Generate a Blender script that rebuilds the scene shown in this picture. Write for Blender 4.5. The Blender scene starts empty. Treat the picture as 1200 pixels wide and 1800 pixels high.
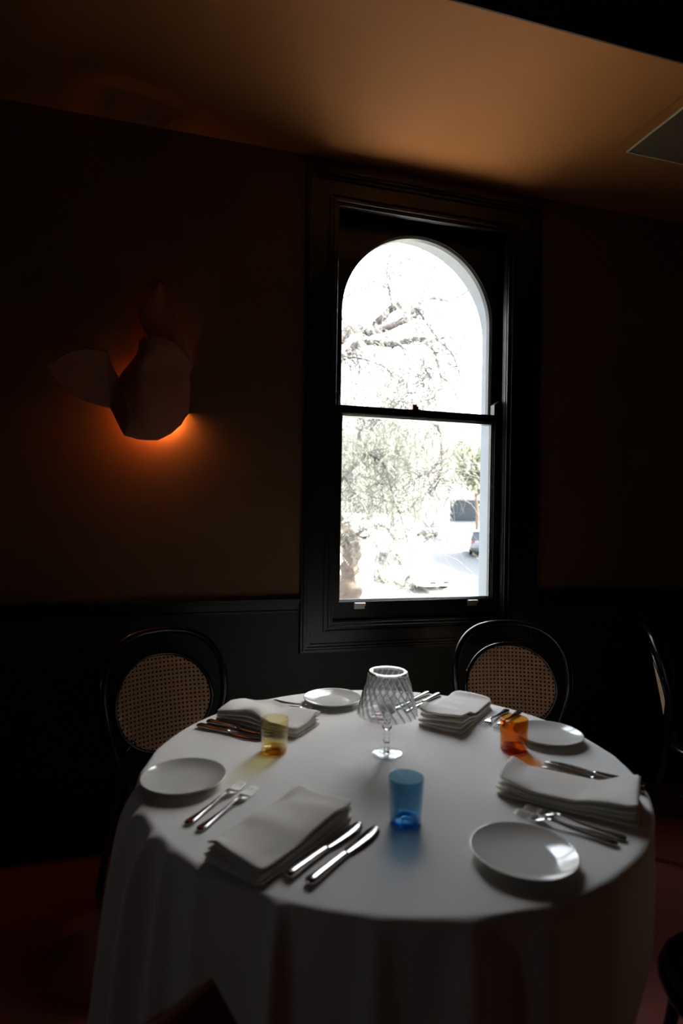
import bpy, bmesh, math, random
from mathutils import Vector, Matrix, noise
random.seed(7)
SC = bpy.context.scene
COL = SC.collection
R = math.radians
PI = math.pi

# ------------------------------------------------------------------ camera
CAM = Vector((0.0, 0.0, 1.389))
def camera():
    yaw, pitch, roll = -0.27597, 0.00154, 0.01675
    f = Vector((-math.sin(yaw), math.cos(yaw), 0)); r = Vector((math.cos(yaw), math.sin(yaw), 0)); u = Vector((0, 0, 1))
    f2 = f*math.cos(pitch) + u*math.sin(pitch); u2 = u*math.cos(pitch) - f*math.sin(pitch)
    r3 = r*math.cos(roll) + u2*math.sin(roll); u3 = u2*math.cos(roll) - r*math.sin(roll)
    cd = bpy.data.cameras.new('camera'); c = bpy.data.objects.new('camera', cd); COL.objects.link(c)
    cd.sensor_fit = 'VERTICAL'; cd.sensor_height = 36; cd.sensor_width = 24
    cd.lens = 1050/1800*36
    cd.clip_start = .05; cd.clip_end = 400
    cd.dof.use_dof = True; cd.dof.focus_distance = 2.9; cd.dof.aperture_fstop = 2.2
    M = Matrix((r3, u3, -f2)).transposed().to_4x4(); M.translation = CAM
    c.matrix_world = M
    SC.camera = c
camera()

# ------------------------------------------------------------------ sky, sun, window portal, exposure
SKY = 3.0
SUN = 62.0
w = bpy.data.worlds.new('sky'); SC.world = w; w.use_nodes = True
bg = w.node_tree.nodes['Background']
bg.inputs['Strength'].default_value = SKY
sky = w.node_tree.nodes.new('ShaderNodeTexSky'); sky.sky_type = 'NISHITA'; sky.sun_disc = False
sky.sun_elevation = R(48.6); sky.sun_rotation = R(85.7); sky.dust_density = 5; sky.altitude = 0       # hazy sky, same sun as the lamp below
hs = w.node_tree.nodes.new('ShaderNodeHueSaturation'); hs.inputs['Saturation'].default_value = .42
w.node_tree.links.new(sky.outputs[0], hs.inputs['Color']); w.node_tree.links.new(hs.outputs[0], bg.inputs['Color'])
sd = bpy.data.lights.new('sun', 'SUN'); sd.energy = SUN; sd.angle = R(1.0); sd.color = (1, .93, .80)
so = bpy.data.objects.new('sun', sd); COL.objects.link(so)
so.rotation_euler = Vector((.66, .05, .75)).to_track_quat('Z', 'Y').to_euler()
so.location = (20, 5, 20)
pd = bpy.data.lights.new('window_portal', 'AREA'); pd.shape = 'RECTANGLE'; pd.size = .98; pd.size_y = 1.95
pd.cycles.is_portal = True
po = bpy.data.objects.new('window_portal', pd); COL.objects.link(po)
po.location = (1.115, 2.93, 1.86); po.rotation_euler = (R(-90), 0, 0)
pd2 = bpy.data.lights.new('added_window_portal', 'AREA'); pd2.shape = 'RECTANGLE'; pd2.size = .42; pd2.size_y = .36; pd2.cycles.is_portal = True  # portal for the unseen window added in the left wall
po2 = bpy.data.objects.new('added_window_portal', pd2); COL.objects.link(po2); po2.location = (-3.17, .25, 1.60); po2.rotation_euler = (0, R(-90), 0)
SC.view_settings.view_transform = 'Standard'; SC.view_settings.look = 'None'
SC.view_settings.gamma = 1; SC.view_settings.use_curve_mapping = False
SC.view_settings.exposure = 0.0
SC.cycles.use_denoising = True
SC.cycles.max_bounces = 10; SC.cycles.transparent_max_bounces = 24; SC.cycles.transmission_bounces = 10
SC.cycles.diffuse_bounces = 5; SC.cycles.sample_clamp_indirect = 6
SC.cycles.caustics_refractive = True; SC.cycles.blur_glossy = .5

# ------------------------------------------------------------------ helpers
class MB:
    def __init__(s): s.v = []; s.f = []; s.sm = []
    def add(s, vs, fs, smooth=False):
        o = len(s.v); s.v += [tuple(v) for v in vs]; s.f += [tuple(i+o for i in f) for f in fs]; s.sm += [smooth]*len(fs)
        return s
    def box(s, a, b, M=None):
        (x0, y0, z0), (x1, y1, z1) = a, b
        vs = [Vector(p) for p in ((x0,y0,z0),(x1,y0,z0),(x1,y1,z0),(x0,y1,z0),(x0,y0,z1),(x1,y0,z1),(x1,y1,z1),(x0,y1,z1))]
        if M: vs = [M @ v for v in vs]
        return s.add(vs, [(0,3,2,1),(4,5,6,7),(0,1,5,4),(1,2,6,5),(2,3,7,6),(3,0,4,7)])
    def tube(s, path, rad, n=8, closed=False, cap=True):
        P = [Vector(p) for p in path]; m = len(P)
        rr = rad if isinstance(rad, (list, tuple)) else [rad]*m
        vs = []; up = None
        for i in range(m):
            if closed: t = P[(i+1) % m] - P[i-1]
            else: t = P[min(i+1, m-1)] - P[max(i-1, 0)]
            t.normalize()
            if up is None:
                up = Vector((0,0,1)) if abs(t.z) < .9 else Vector((1,0,0))
            a = t.cross(up).normalized(); up = a.cross(t).normalized()
            for k in range(n):
                an = 2*PI*k/n
                vs.append(P[i] + (a*math.cos(an) + up*math.sin(an))*rr[i])
        fs = []
        for i in range(m if closed else m-1):
            j = (i+1) % m
            for k in range(n):
                k2 = (k+1) % n
                fs.append((i*n+k, i*n+k2, j*n+k2, j*n+k))
        s.add(vs, fs, True)
        if cap and not closed:
            o = len(s.v) - len(vs)
            s.f.append(tuple(o+k for k in range(n-1, -1, -1))); s.sm.append(False)
            s.f.append(tuple(o+(m-1)*n+k for k in range(n))); s.sm.append(False)
        return s
    def lathe(s, prof, n=32, c=(0,0,0), fn=None, closed=False):
        vs = []
        for (r, z) in prof:
            for k in range(n):
                a = 2*PI*k/n
                v = Vector((r*math.cos(a), r*math.sin(a), z))
                if fn: v = fn(v, a, r, z)
                vs.append(v + Vector(c))
        m = len(prof); fs = []
        for i in range(m if closed else m-1):
            j = (i+1) % m
            for k in range(n):
                k2 = (k+1) % n
                fs.append((i*n+k, i*n+k2, j*n+k2, j*n+k))
        return s.add(vs, fs, True)
    def grid(s, fn, nu, nv, smooth=True):
        vs = [fn(i/nu, j/nv) for i in range(nu+1) for j in range(nv+1)]
        fs = [(i*(nv+1)+j, (i+1)*(nv+1)+j, (i+1)*(nv+1)+j+1, i*(nv+1)+j+1) for i in range(nu) for j in range(nv)]
        return s.add(vs, fs, smooth)
    def prism(s, pts, y0, y1):           # polygon in xz extruded along y
        n = len(pts)
        vs = [(x, y0, z) for x, z in pts] + [(x, y1, z) for x, z in pts]
        fs = [tuple(range(n)), tuple(range(2*n-1, n-1, -1))] + [(i, i+n, (i+1) % n+n, (i+1) % n) for i in range(n)]
        return s.add(vs, fs)
    def build(s, name, mat=None, parent=None, solid=0, bevel=0, weld=False, subd=0):
        me = bpy.data.meshes.new(name); me.from_pydata(s.v, [], s.f); me.validate()
        if len(me.polygons) == len(s.sm): me.polygons.foreach_set('use_smooth', s.sm)
        if weld:
            bm = bmesh.new(); bm.from_mesh(me); bmesh.ops.remove_doubles(bm, verts=bm.verts, dist=1e-5)
            bmesh.ops.recalc_face_normals(bm, faces=bm.faces); bm.to_mesh(me); bm.free()
        me.update()
        o = bpy.data.objects.new(name, me); COL.objects.link(o)
        if mat: me.materials.append(mat)
        if parent: o.parent = parent
        if solid:
            m = o.modifiers.new('solid', 'SOLIDIFY'); m.thickness = solid; m.offset = -1
        if bevel:
            m = o.modifiers.new('bevel', 'BEVEL'); m.width = bevel; m.segments = 2; m.limit_method = 'ANGLE'
        if subd:
            m = o.modifiers.new('subd', 'SUBSURF'); m.levels = subd; m.render_levels = subd
        return o

def thing(name, label, cat, loc=(0,0,0), rz=0, group=None):
    o = bpy.data.objects.new(name, None); COL.objects.link(o); o.location = loc; o.rotation_euler = (0, 0, rz)
    o.empty_display_size = .05
    return tag(o, label, cat, group)
def tag(o, label, cat, group=None):
    o['label'] = label; o['category'] = cat
    if group: o['group'] = group
    return o
def struct(o): o['kind'] = 'structure'; return o
def stuff(o): o['kind'] = 'stuff'; return o
def empty(name):
    o = bpy.data.objects.new(name, None); COL.objects.link(o); return o
def dup(root, loc, rz, label, group=None):
    r = root.copy(); COL.objects.link(r); r.location = loc; r.rotation_euler = (0, 0, rz); r['label'] = label
    if group: r['group'] = group
    for ch in list(root.children):
        c = ch.copy(); COL.objects.link(c); c.parent = r
        for g in list(ch.children):
            d = g.copy(); COL.objects.link(d); d.parent = c
    return r

# ------------------------------------------------------------------ materials
def mat(name, color, rough=.6, metal=0, spec=.5, noise_scale=0, noise_amt=0, bump=0, bump_scale=200, coat=0, trans=0, sheen=0):
    m = bpy.data.materials.new(name); m.use_nodes = True; nt = m.node_tree; b = nt.nodes['Principled BSDF']
    b.inputs['Base Color'].default_value = (*color, 1); b.inputs['Roughness'].default_value = rough
    b.inputs['Metallic'].default_value = metal; b.inputs['Specular IOR Level'].default_value = spec
    b.inputs['Coat Weight'].default_value = coat; b.inputs['Coat Roughness'].default_value = .12
    b.inputs['Sheen Weight'].default_value = sheen
    tc = nt.nodes.new('ShaderNodeTexCoord')
    if noise_amt:
        n = nt.nodes.new('ShaderNodeTexNoise'); n.inputs['Scale'].default_value = noise_scale; n.inputs['Detail'].default_value = 6
        nt.links.new(tc.outputs['Object'], n.inputs['Vector'])
        mx = nt.nodes.new('ShaderNodeMixRGB'); mx.inputs[1].default_value = (*[c*(1-noise_amt) for c in color], 1)
        mx.inputs[2].default_value = (*[min(1, c*(1+noise_amt)) for c in color], 1)
        nt.links.new(n.outputs['Fac'], mx.inputs[0]); nt.links.new(mx.outputs[0], b.inputs['Base Color'])
    if bump:
        n2 = nt.nodes.new('ShaderNodeTexNoise'); n2.inputs['Scale'].default_value = bump_scale; n2.inputs['Detail'].default_value = 4
        nt.links.new(tc.outputs['Object'], n2.inputs['Vector'])
        bp = nt.nodes.new('ShaderNodeBump'); bp.inputs['Strength'].default_value = bump; bp.inputs['Distance'].default_value = .002
        nt.links.new(n2.outputs['Fac'], bp.inputs['Height']); nt.links.new(bp.outputs['Normal'], b.inputs['Normal'])
    return m
def thin_glass(name, tint, rough=.02, ior=1.45, refl=1.0, milky=0, milk_col=(1,1,1)):
    m = bpy.data.materials.new(name); m.use_nodes = True; nt = m.node_tree; nt.nodes.clear()
    out = nt.nodes.new('ShaderNodeOutputMaterial'); mix = nt.nodes.new('ShaderNodeMixShader')
    tr = nt.nodes.new('ShaderNodeBsdfTransparent'); tr.inputs[0].default_value = (*tint, 1)
    gl = nt.nodes.new('ShaderNodeBsdfGlossy'); gl.inputs['Roughness'].default_value = rough; gl.inputs[0].default_value = (refl, refl, refl, 1)
    fr = nt.nodes.new('ShaderNodeFresnel')     # same reflectance on both faces of a thin wall
    gm_ = nt.nodes.new('ShaderNodeNewGeometry'); mr = nt.nodes.new('ShaderNodeMapRange')
    mr.inputs['To Min'].default_value = ior; mr.inputs['To Max'].default_value = 1/ior
    nt.links.new(gm_.outputs['Backfacing'], mr.inputs['Value']); nt.links.new(mr.outputs['Result'], fr.inputs[0])
    nt.links.new(fr.outputs[0], mix.inputs[0])
    src = tr
    if milky:
        df = nt.nodes.new('ShaderNodeBsdfDiffuse'); df.inputs[0].default_value = (*milk_col, 1)
        tl = nt.nodes.new('ShaderNodeBsdfTranslucent'); tl.inputs[0].default_value = (*milk_col, 1)
        ad = nt.nodes.new('ShaderNodeMixShader'); nt.links.new(df.outputs[0], ad.inputs[1]); nt.links.new(tl.outputs[0], ad.inputs[2])
        m2 = nt.nodes.new('ShaderNodeMixShader'); m2.inputs[0].default_value = milky
        nt.links.new(tr.outputs[0], m2.inputs[1]); nt.links.new(ad.outputs[0], m2.inputs[2]); src = m2
    nt.links.new(src.outputs[0], mix.inputs[1]); nt.links.new(gl.outputs[0], mix.inputs[2]); nt.links.new(mix.outputs[0], out.inputs[0])
    return m
def leaf_mat(name, c, tr=.45):
    m = bpy.data.materials.new(name); m.use_nodes = True; nt = m.node_tree; nt.nodes.clear()
    out = nt.nodes.new('ShaderNodeOutputMaterial'); mix = nt.nodes.new('ShaderNodeMixShader'); mix.inputs[0].default_value = tr
    d = nt.nodes.new('ShaderNodeBsdfDiffuse'); t = nt.nodes.new('ShaderNodeBsdfTranslucent')
    geo = nt.nodes.new('ShaderNodeNewGeometry'); rp = nt.nodes.new('ShaderNodeMixRGB')
    rp.inputs[1].default_value = (*[k*.75 for k in c], 1); rp.inputs[2].default_value = (*[min(1, k*1.3) for k in c], 1)
    nt.links.new(geo.outputs['Random Per Island'], rp.inputs[0])
    nt.links.new(rp.outputs[0], d.inputs[0]); nt.links.new(rp.outputs[0], t.inputs[0])
    nt.links.new(d.outputs[0], mix.inputs[1]); nt.links.new(t.outputs[0], mix.inputs[2]); nt.links.new(mix.outputs[0], out.inputs[0])
    return m
def emit(name, c, s):
    m = bpy.data.materials.new(name); m.use_nodes = True; nt = m.node_tree; nt.nodes.clear()
    out = nt.nodes.new('ShaderNodeOutputMaterial'); e = nt.nodes.new('ShaderNodeEmission'); e.inputs[0].default_value = (*c, 1); e.inputs[1].default_value = s
    nt.links.new(e.outputs[0], out.inputs[0]); return m

M = {}
M['wall'] = mat('terracotta_plaster', (.165, .080, .032), .8, noise_scale=3, noise_amt=.12, bump=.2, bump_scale=60)
M['dado'] = mat('green_dado_paint', (.009, .015, .009), .6, noise_scale=4, noise_amt=.1)
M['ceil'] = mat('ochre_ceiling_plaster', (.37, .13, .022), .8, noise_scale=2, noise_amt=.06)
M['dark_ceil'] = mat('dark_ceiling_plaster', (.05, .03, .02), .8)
M['paint'] = mat('black_green_gloss_paint', (.006, .006, .005), .32, noise_scale=30, noise_amt=.2, bump=.1, bump_scale=80)
M['floor'] = mat('oxblood_floor', (.19, .036, .02), .7, noise_scale=6, noise_amt=.25, bump=.3, bump_scale=300)
M['facade'] = mat('white_exterior_render', (.27, .285, .30), .85, noise_scale=8, noise_amt=.06)
M['brass'] = mat('aged_brass', (.30, .12, .07), .35, metal=1)
M['lift'] = mat('worn_brass_lift', (.75, .70, .60), .4, metal=1)
M['glass'] = thin_glass('window_glass', (.96, .97, .96))
M['cloth'] = mat('white_linen_cloth', (.82, .79, .735), .9, noise_scale=4, noise_amt=.02, bump=.25, bump_scale=900, sheen=.2)
M['napkin'] = mat('natural_linen_napkin', (.92, .86, .77), .95, noise_scale=20, noise_amt=.04, bump=.5, bump_scale=1200, sheen=.2)
M['steel'] = mat('polished_steel', (.62, .61, .58), .16, metal=1)
M['china'] = mat('white_glazed_china', (.74, .72, .66), .12, noise_scale=10, noise_amt=.02, coat=.6)
M['bent'] = mat('black_lacquered_bentwood', (.006, .006, .006), .22, noise_scale=40, noise_amt=.3, coat=.3)
M['cane'] = mat('woven_cane', (.72, .43, .22), .5, noise_scale=120, noise_amt=.3, bump=.6, bump_scale=500)
M['wood'] = mat('dark_table_wood', (.05, .03, .02), .5, noise_scale=12, noise_amt=.3)
M['grille'] = mat('grey_vent_metal', (.50, .42, .25), .5)
M['grille_edge'] = mat('cream_vent_frame', (.75, .62, .36), .5)
M['shade'] = mat('terracotta_folded_shade', (.46, .19, .10), .7, noise_scale=8, noise_amt=.1, bump=.3, bump_scale=150)

# ------------------------------------------------------------------ plate with hole
def plate(mb, hole, rect, y0, y1, c):
    """solid slab in xz between outline 'hole' (list of (x,z)) and rect, from y0 to y1"""
    x0, z0, x1, z1 = rect
    import math as m_
    angs = [m_.atan2(z-c[1], x-c[0]) for x, z in hole]
    outer = []
    for a in angs:
        dx, dz = m_.cos(a), m_.sin(a); t = 1e9
        if dx > 1e-9: t = min(t, (x1-c[0])/dx)
        if dx < -1e-9: t = min(t, (x0-c[0])/dx)
        if dz > 1e-9: t = min(t, (z1-c[1])/dz)
        if dz < -1e-9: t = min(t, (z0-c[1])/dz)
        outer.append((c[0]+dx*t, c[1]+dz*t))
    n = len(hole)
    vs = [(x, y0, z) for x, z in hole] + [(x, y0, z) for x, z in outer] + [(x, y1, z) for x, z in hole] + [(x, y1, z) for x, z in outer]
    fs = []
    for i in range(n):
        j = (i+1) % n
        fs += [(i, j, n+j, n+i), (2*n+i, 3*n+i, 3*n+j, 2*n+j), (i, 2*n+i, 2*n+j, j), (n+i, n+j, 3*n+j, 3*n+i)]
    mb.add(vs, fs)
def arch_outline(xc, r, z0, zs, rect, n=48):
    """arched opening: bottom z0, spring zs; adds points where rays reach rect corners"""
    pts = [(xc-r, z0)] + [(xc-r + 2*r*k/6, z0) for k in range(1, 7)]
    pts += [(xc+r, z0 + (zs-z0)*k/12) for k in range(1, 13)]
    pts += [(xc+r*math.cos(PI*k/n), zs+r*math.sin(PI*k/n)) for k in range(1, n)]
    pts += [(xc-r, zs - (zs-z0)*k/12) for k in range(0, 12)]
    return pts
def with_corners(hole, rect, c):
    """insert hole points along the rays to the four rect corners so corners stay square"""
    x0, z0, x1, z1 = rect; out = []
    cor = [math.atan2(z-c[1], x-c[0]) for x, z in ((x0,z0),(x1,z0),(x1,z1),(x0,z1))]
    n = len(hole)
    for i in range(n):
        p, q = hole[i], hole[(i+1) % n]; out.append(p)
        a = math.atan2(p[1]-c[1], p[0]-c[0]); b = math.atan2(q[1]-c[1], q[0]-c[0])
        for t in sorted(cor, key=lambda t: (t-a+PI) % (2*PI)-PI):
            da = (t-a+PI) % (2*PI)-PI; db = (b-a+PI) % (2*PI)-PI
            if 1e-6 < da < db-1e-6:
                # intersect ray with segment
                d = (math.cos(t), math.sin(t)); e = (q[0]-p[0], q[1]-p[1])
                den = d[0]*e[1]-d[1]*e[0]
                s = ((p[0]-c[0])*e[1]-(p[1]-c[1])*e[0])/den
                out.append((c[0]+d[0]*s, c[1]+d[1]*s))
    return out

# ------------------------------------------------------------------ room shell
WY = 2.604                        # inner face of window wall
X0, X1, YB = -3.0, 4.4, -3.2      # left, right, back of room
CZ = 2.98; CZ2 = 3.45; BY = 1.692 # bulkhead ceiling, raised ceiling, its edge
OX0, OX1, OZ0, OZ1 = .700, 1.566, .893, 2.772   # casing inner edge
JX0, JX1, JZ0, JZ1 = .690, 1.580, .885, 2.80    # box frame opening

b = MB()
hole = with_corners([(JX0, JZ0), (JX1, JZ0), (JX1, JZ1), (JX0, JZ1)], (X0, 0, X1, CZ2+.2), (1.135, 1.8))
plate(b, hole, (X0, 0, X1, CZ2+.2), WY, 2.742, (1.135, 1.8))
wall_w = struct(b.build('wall_back', M['wall'])); wall_w['label'] = 'dark terracotta window wall'
b = MB()
rect = (-7, -2.7, 9, 6.5); c0 = (1.115, 1.9)
ho = with_corners(arch_outline(1.115, .48, .90, 2.312, rect), rect, c0)
plate(b, ho, rect, 2.742, 2.90, c0)
b.build('facade', M['facade'], wall_w)
LW = (.08, .42, 1.40, 1.80)        # unseen opening added in the left wall for fill daylight: y0, y1, z0, z1
b = MB()
b.box((X0-.15, YB, 0), (X0, LW[0], CZ2+.2)); b.box((X0-.15, LW[1], 0), (X0, WY, CZ2+.2))
b.box((X0-.15, LW[0], 0), (X0, LW[1], LW[2])); b.box((X0-.15, LW[0], LW[3]), (X0, LW[1], CZ2+.2))
struct(b.build('wall_left', M['wall']))
w2 = struct(empty('added_window_2')); b = MB()  # sash of the unseen window, added to let in fill daylight
for a_, c_ in (((X0-.10, LW[0], LW[2]), (X0-.05, LW[0]+.05, LW[3])), ((X0-.10, LW[1]-.05, LW[2]), (X0-.05, LW[1], LW[3])), ((X0-.10, LW[0]+.05, LW[2]), (X0-.05, LW[1]-.05, LW[2]+.07)),
               ((X0-.10, LW[0]+.05, LW[3]-.05), (X0-.05, LW[1]-.05, LW[3])), ((X0-.10, LW[0]+.05, 1.60), (X0-.05, LW[1]-.05, 1.63))): b.box(a_, c_)
b.build('sash_frame', M['paint'], w2)
MB().box((X0-.078, LW[0]+.05, LW[2]+.07), (X0-.074, LW[1]-.05, LW[3]-.05)).build('pane', M['glass'], w2)
struct(MB().box((X1, YB, 0), (X1+.15, WY, CZ2+.2)).build('wall_right', M['wall']))
struct(MB().box((X0-.15, YB-.15, 0), (X1+.15, YB, CZ2+.2)).build('wall_front', M['wall']))
struct(MB().box((X0, YB, -.2), (X1, WY, 0)).build('floor', M['floor']))
struct(MB().box((X0, BY, CZ), (X1, WY, CZ2+.2)).build('ceiling', M['ceil']))
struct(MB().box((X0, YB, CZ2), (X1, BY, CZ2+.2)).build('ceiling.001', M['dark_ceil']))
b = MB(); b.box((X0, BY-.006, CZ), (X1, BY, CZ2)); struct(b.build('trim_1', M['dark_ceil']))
# dado panelling below the rail, split round the window casing
b = MB()
CX0, CX1, CZB, CZT = .549, 1.734, .768, 2.922
b.box((X0, WY-.012, .19), (CX0-.004, WY-.0005, .95)); b.box((CX1+.004, WY-.012, .19), (X1, WY-.0005, .95)); b.box((CX0-.004, WY-.012, .19), (CX1+.004, WY-.0005, CZB-.004))
struct(b.build('trim_2', M['dado']))
b = MB()
for (a0, a1) in ((X0, CX0-.002), (CX1+.002, X1)):
    for z0, z1, d in ((.948, .958, .020), (.958, .985, .014), (.985, .993, .024), (.993, 1.004, .032), (1.004, 1.012, .040)):
        b.box((a0, WY-d, z0), (a1, WY-.0005, z1))
struct(b.build('trim_3', M['paint'], bevel=.002))
b = MB()
for z0, z1, d in ((0, .125, .022), (.125, .135, .030), (.135, .160, .016), (.160, .172, .022), (.172, .183, .012)):
    b.box((X0, WY-d, z0), (X1, WY-.0125, z1))
struct(b.build('baseboard_back', M['paint'], bevel=.002))
b = MB(); b.box((X0, YB, 0), (X0+.02, WY-.032, .183)); struct(b.build('baseboard_left', M['paint'], bevel=.003))
b = MB(); b.box((X1-.02, YB, 0), (X1, WY-.032, .183)); struct(b.build('baseboard_right', M['paint'], bevel=.003))

# ------------------------------------------------------------------ sash window
win = struct(empty('window_1'))
def frame_ring(mb, o, i, y0, y1):   # mitred rectangular ring
    (ax0, az0, ax1, az1), (bx0, bz0, bx1, bz1) = o, i
    O = [(ax0,az0),(ax1,az0),(ax1,az1),(ax0,az1)]; I = [(bx0,bz0),(bx1,bz0),(bx1,bz1),(bx0,bz1)]
    vs = [(x,y0,z) for x,z in O]+[(x,y0,z) for x,z in I]+[(x,y1,z) for x,z in O]+[(x,y1,z) for x,z in I]
    fs = []
    for k in range(4):
        j = (k+1) % 4
        fs += [(k, j, 4+j, 4+k), (8+k, 12+k, 12+j, 8+j), (k, 8+k, 8+j, j), (4+k, 4+j, 12+j, 12+k)]
    mb.add(vs, fs)
def inset(t):
    l, bo, r, tp = (OX0-CX0), (OZ0-CZB), (CX1-OX1), (CZT-OZ1)
    return (CX0+l*t, CZB+bo*t, CX1-r*t, CZT-tp*t)
b = MB()
for t0, t1, d in ((0, .07, .034), (.07, .13, .044), (.13, .20, .038), (.20, .30, .028), (.30, .70, .020), (.70, .76, .026), (.76, .84, .018), (.84, .90, .022), (.90, 1.0, .012)):
    frame_ring(b, inset(t0), inset(t1), WY-d, WY-.0003)
b.build('casing', M['paint'], win, bevel=.0012)
b = MB()
# box frame: jambs, head, sill with stop beads and parting beads
frame_ring(b, (JX0-.004, JZ0-.004, JX1+.004, JZ1+.004), (JX0, JZ0, JX1, JZ1), WY, 2.742)
frame_ring(b, (JX0, JZ0, JX1, JZ1), (OX0+.004, OZ0+.004, OX1-.002, OZ1+.01), WY+.002, WY+.034)
b.box((JX0, 2.682, JZ0), (JX0+.008, 2.690, JZ1)); b.box((JX1-.008, 2.682, JZ0), (JX1, 2.690, JZ1))
b.build('box_frame', M['paint'], win)
b = MB(); b.box((JX0-.06, 2.745, .86), (JX1+.06, 2.96, .899)); b.build('sill', M['facade'], win)
# lower sash
LS = empty('lower_sash'); LS.parent = win
LG = (.750, .988, 1.518, 1.840)
b = MB()
frame_ring(b, (JX0+.001, JZ0+.001, JX1-.001, 1.886), (LG[0]-.008, LG[1]-.008, LG[2]+.012, LG[3]+.010), 2.642, 2.680)
frame_ring(b, (LG[0]-.008, LG[1]-.008, LG[2]+.012, LG[3]+.010), (LG[0]-.004, LG[1]-.004, LG[2]+.006, LG[3]+.005), 2.648, 2.680)
frame_ring(b, (LG[0]-.004, LG[1]-.004, LG[2]+.006, LG[3]+.005), LG, 2.656, 2.680)
for xa, xb_, sgn in ((JX0+.001, .728, 1), (1.526, JX1-.001, -1)):
    if sgn > 0: pts = [(xa, 1.886), (xb_, 1.886), (xb_, 1.935), (xb_-.012, 1.948), (xa, 1.948)]
    else: pts = [(xa, 1.886), (xb_, 1.886), (xb_, 1.956), (xa+.022, 1.956), (xa, 1.938)]
    b.prism(pts, 2.642, 2.680)
# (top rail and horns are one casting with the frame)
ob = b.build('sash_frame', M['paint'], win, bevel=.0012)
LS.parent = None; bpy.data.objects.remove(LS)
MB().box((LG[0]-.003, 2.666, LG[1]-.003), (LG[2]+.003, 2.669, LG[3]+.003)).build('pane', M['glass'], ob)
# upper sash with arched head
UX0, UX1, UZ0 = .752, 1.524, 1.876
xc = (UX0+UX1)/2; ur = (UX1-UX0)/2; zs = 2.728-ur
b = MB(); rc = (JX0+.001, 1.845, JX1-.001, JZ1-.001); cc = (xc, 2.2)
def uhole(e): return with_corners(arch_outline(xc, ur+e, UZ0-e, zs, rc, 64), rc, cc)
plate(b, uhole(.011), rc, 2.692, 2.730, cc)
def ring_between(mb, e0, e1, y0, y1):
    A = arch_outline(xc, ur+e0, UZ0-e0, zs, rc, 64); B = arch_outline(xc, ur+e1, UZ0-e1, zs, rc, 64); n = len(A)
    vs = [(x,y0,z) for x,z in A]+[(x,y0,z) for x,z in B]+[(x,y1,z) for x,z in A]+[(x,y1,z) for x,z in B]; fs = []
    for i in range(n):
        j = (i+1) % n; fs += [(i,j,n+j,n+i), (2*n+i,3*n+i,3*n+j,2*n+j), (i,2*n+i,2*n+j,j), (n+i,n+j,3*n+j,3*n+i)]
    mb.add(vs, fs)
ring_between(b, .007, .014, 2.689, 2.730)
ring_between(b, .003, .007, 2.696, 2.730)
ring_between(b, 0, .003, 2.702, 2.730)
us = b.build('sash_frame', M['paint'], win)
n_ = 48
pts = [(UX0-.002, UZ0-.002), (UX1+.002, UZ0-.002)] + [(xc+(ur+.002)*math.cos(PI*k/n_), zs+(ur+.002)*math.sin(PI*k/n_)) for k in range(n_+1)]
MB().prism(pts, 2.713, 2.716).build('pane', M['glass'], us)
# sash lock on the meeting rail
b = MB(); b.box((1.092, 2.650, 1.886), (1.142, 2.676, 1.890)); b.box((1.096, 2.652, 1.890), (1.118, 2.672, 1.913)); b.tube([(1.124, 2.660, 1.889), (1.124, 2.660, 1.905)], .006, 10); b.tube([(1.135, 2.660, 1.889), (1.135, 2.660, 1.896)], .004, 8)
b.build('sash_lock', M['brass'], win, bevel=.001)
for x in (.842, 1.420):
    b = MB(); b.box((x-.026, 2.640, .945), (x+.026, 2.642, .975)); b.box((x-.024, 2.622, .970), (x+.024, 2.642, .975)); b.box((x-.024, 2.622, .962), (x+.024, 2.625, .972))
    b.build('sash_lift', M['lift'], win, bevel=.001)

# ------------------------------------------------------------------ ceiling grille
vent = thing('ceiling_vent', 'slatted grey air conditioning grille in the ceiling right of the window', 'vent', (2.25, 1.98, CZ))
vx0, vx1, vy0, vy1 = 1.862-2.25, 2.62-2.25, 1.80-1.98, 2.155-1.98
def flat_ring(mb, o, i, z0, z1):
    (a0,b0,a1,b1), (c0_,d0,c1,d1) = o, i
    O = [(a0,b0),(a1,b0),(a1,b1),(a0,b1)]; I = [(c0_,d0),(c1,d0),(c1,d1),(c0_,d1)]
    vs = [(x,y,z0) for x,y in O]+[(x,y,z0) for x,y in I]+[(x,y,z1) for x,y in O]+[(x,y,z1) for x,y in I]; fs = []
    for k in range(4):
        j = (k+1) % 4; fs += [(k,4+k,4+j,j), (8+k,8+j,12+j,12+k), (k,j,8+j,8+k), (4+k,12+k,12+j,4+j)]
    mb.add(vs, fs)
b = MB(); flat_ring(b, (vx0-.045, vy0-.045, vx1+.045, vy1+.045), (vx0, vy0, vx1, vy1), -.007, -.0003); b.build('flange', M['ceil'], vent, bevel=.002)
b = MB(); flat_ring(b, (vx0, vy0, vx1, vy1), (vx0+.006, vy0+.006, vx1-.006, vy1-.006), -.013, -.0003); b.build('frame', M['grille_edge'], vent, bevel=.001)
MB().box((vx0+.006, vy0+.006, -.002), (vx1-.006, vy1-.006, -.0005)).build('backing', M['dark_ceil'], vent)
sl = MB().add([(vx0+.006, -.004, -.003), (vx1-.006, -.004, -.003), (vx1-.006, .0025, -.011), (vx0+.006, .0025, -.011),
               (vx0+.006, -.0025, -.002), (vx1-.006, -.0025, -.002), (vx1-.006, .004, -.010), (vx0+.006, .004, -.010)],
              [(0,3,2,1),(4,5,6,7),(0,1,5,4),(1,2,6,5),(2,3,7,6),(3,0,4,7)])
ns = 21; s0 = None
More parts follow.
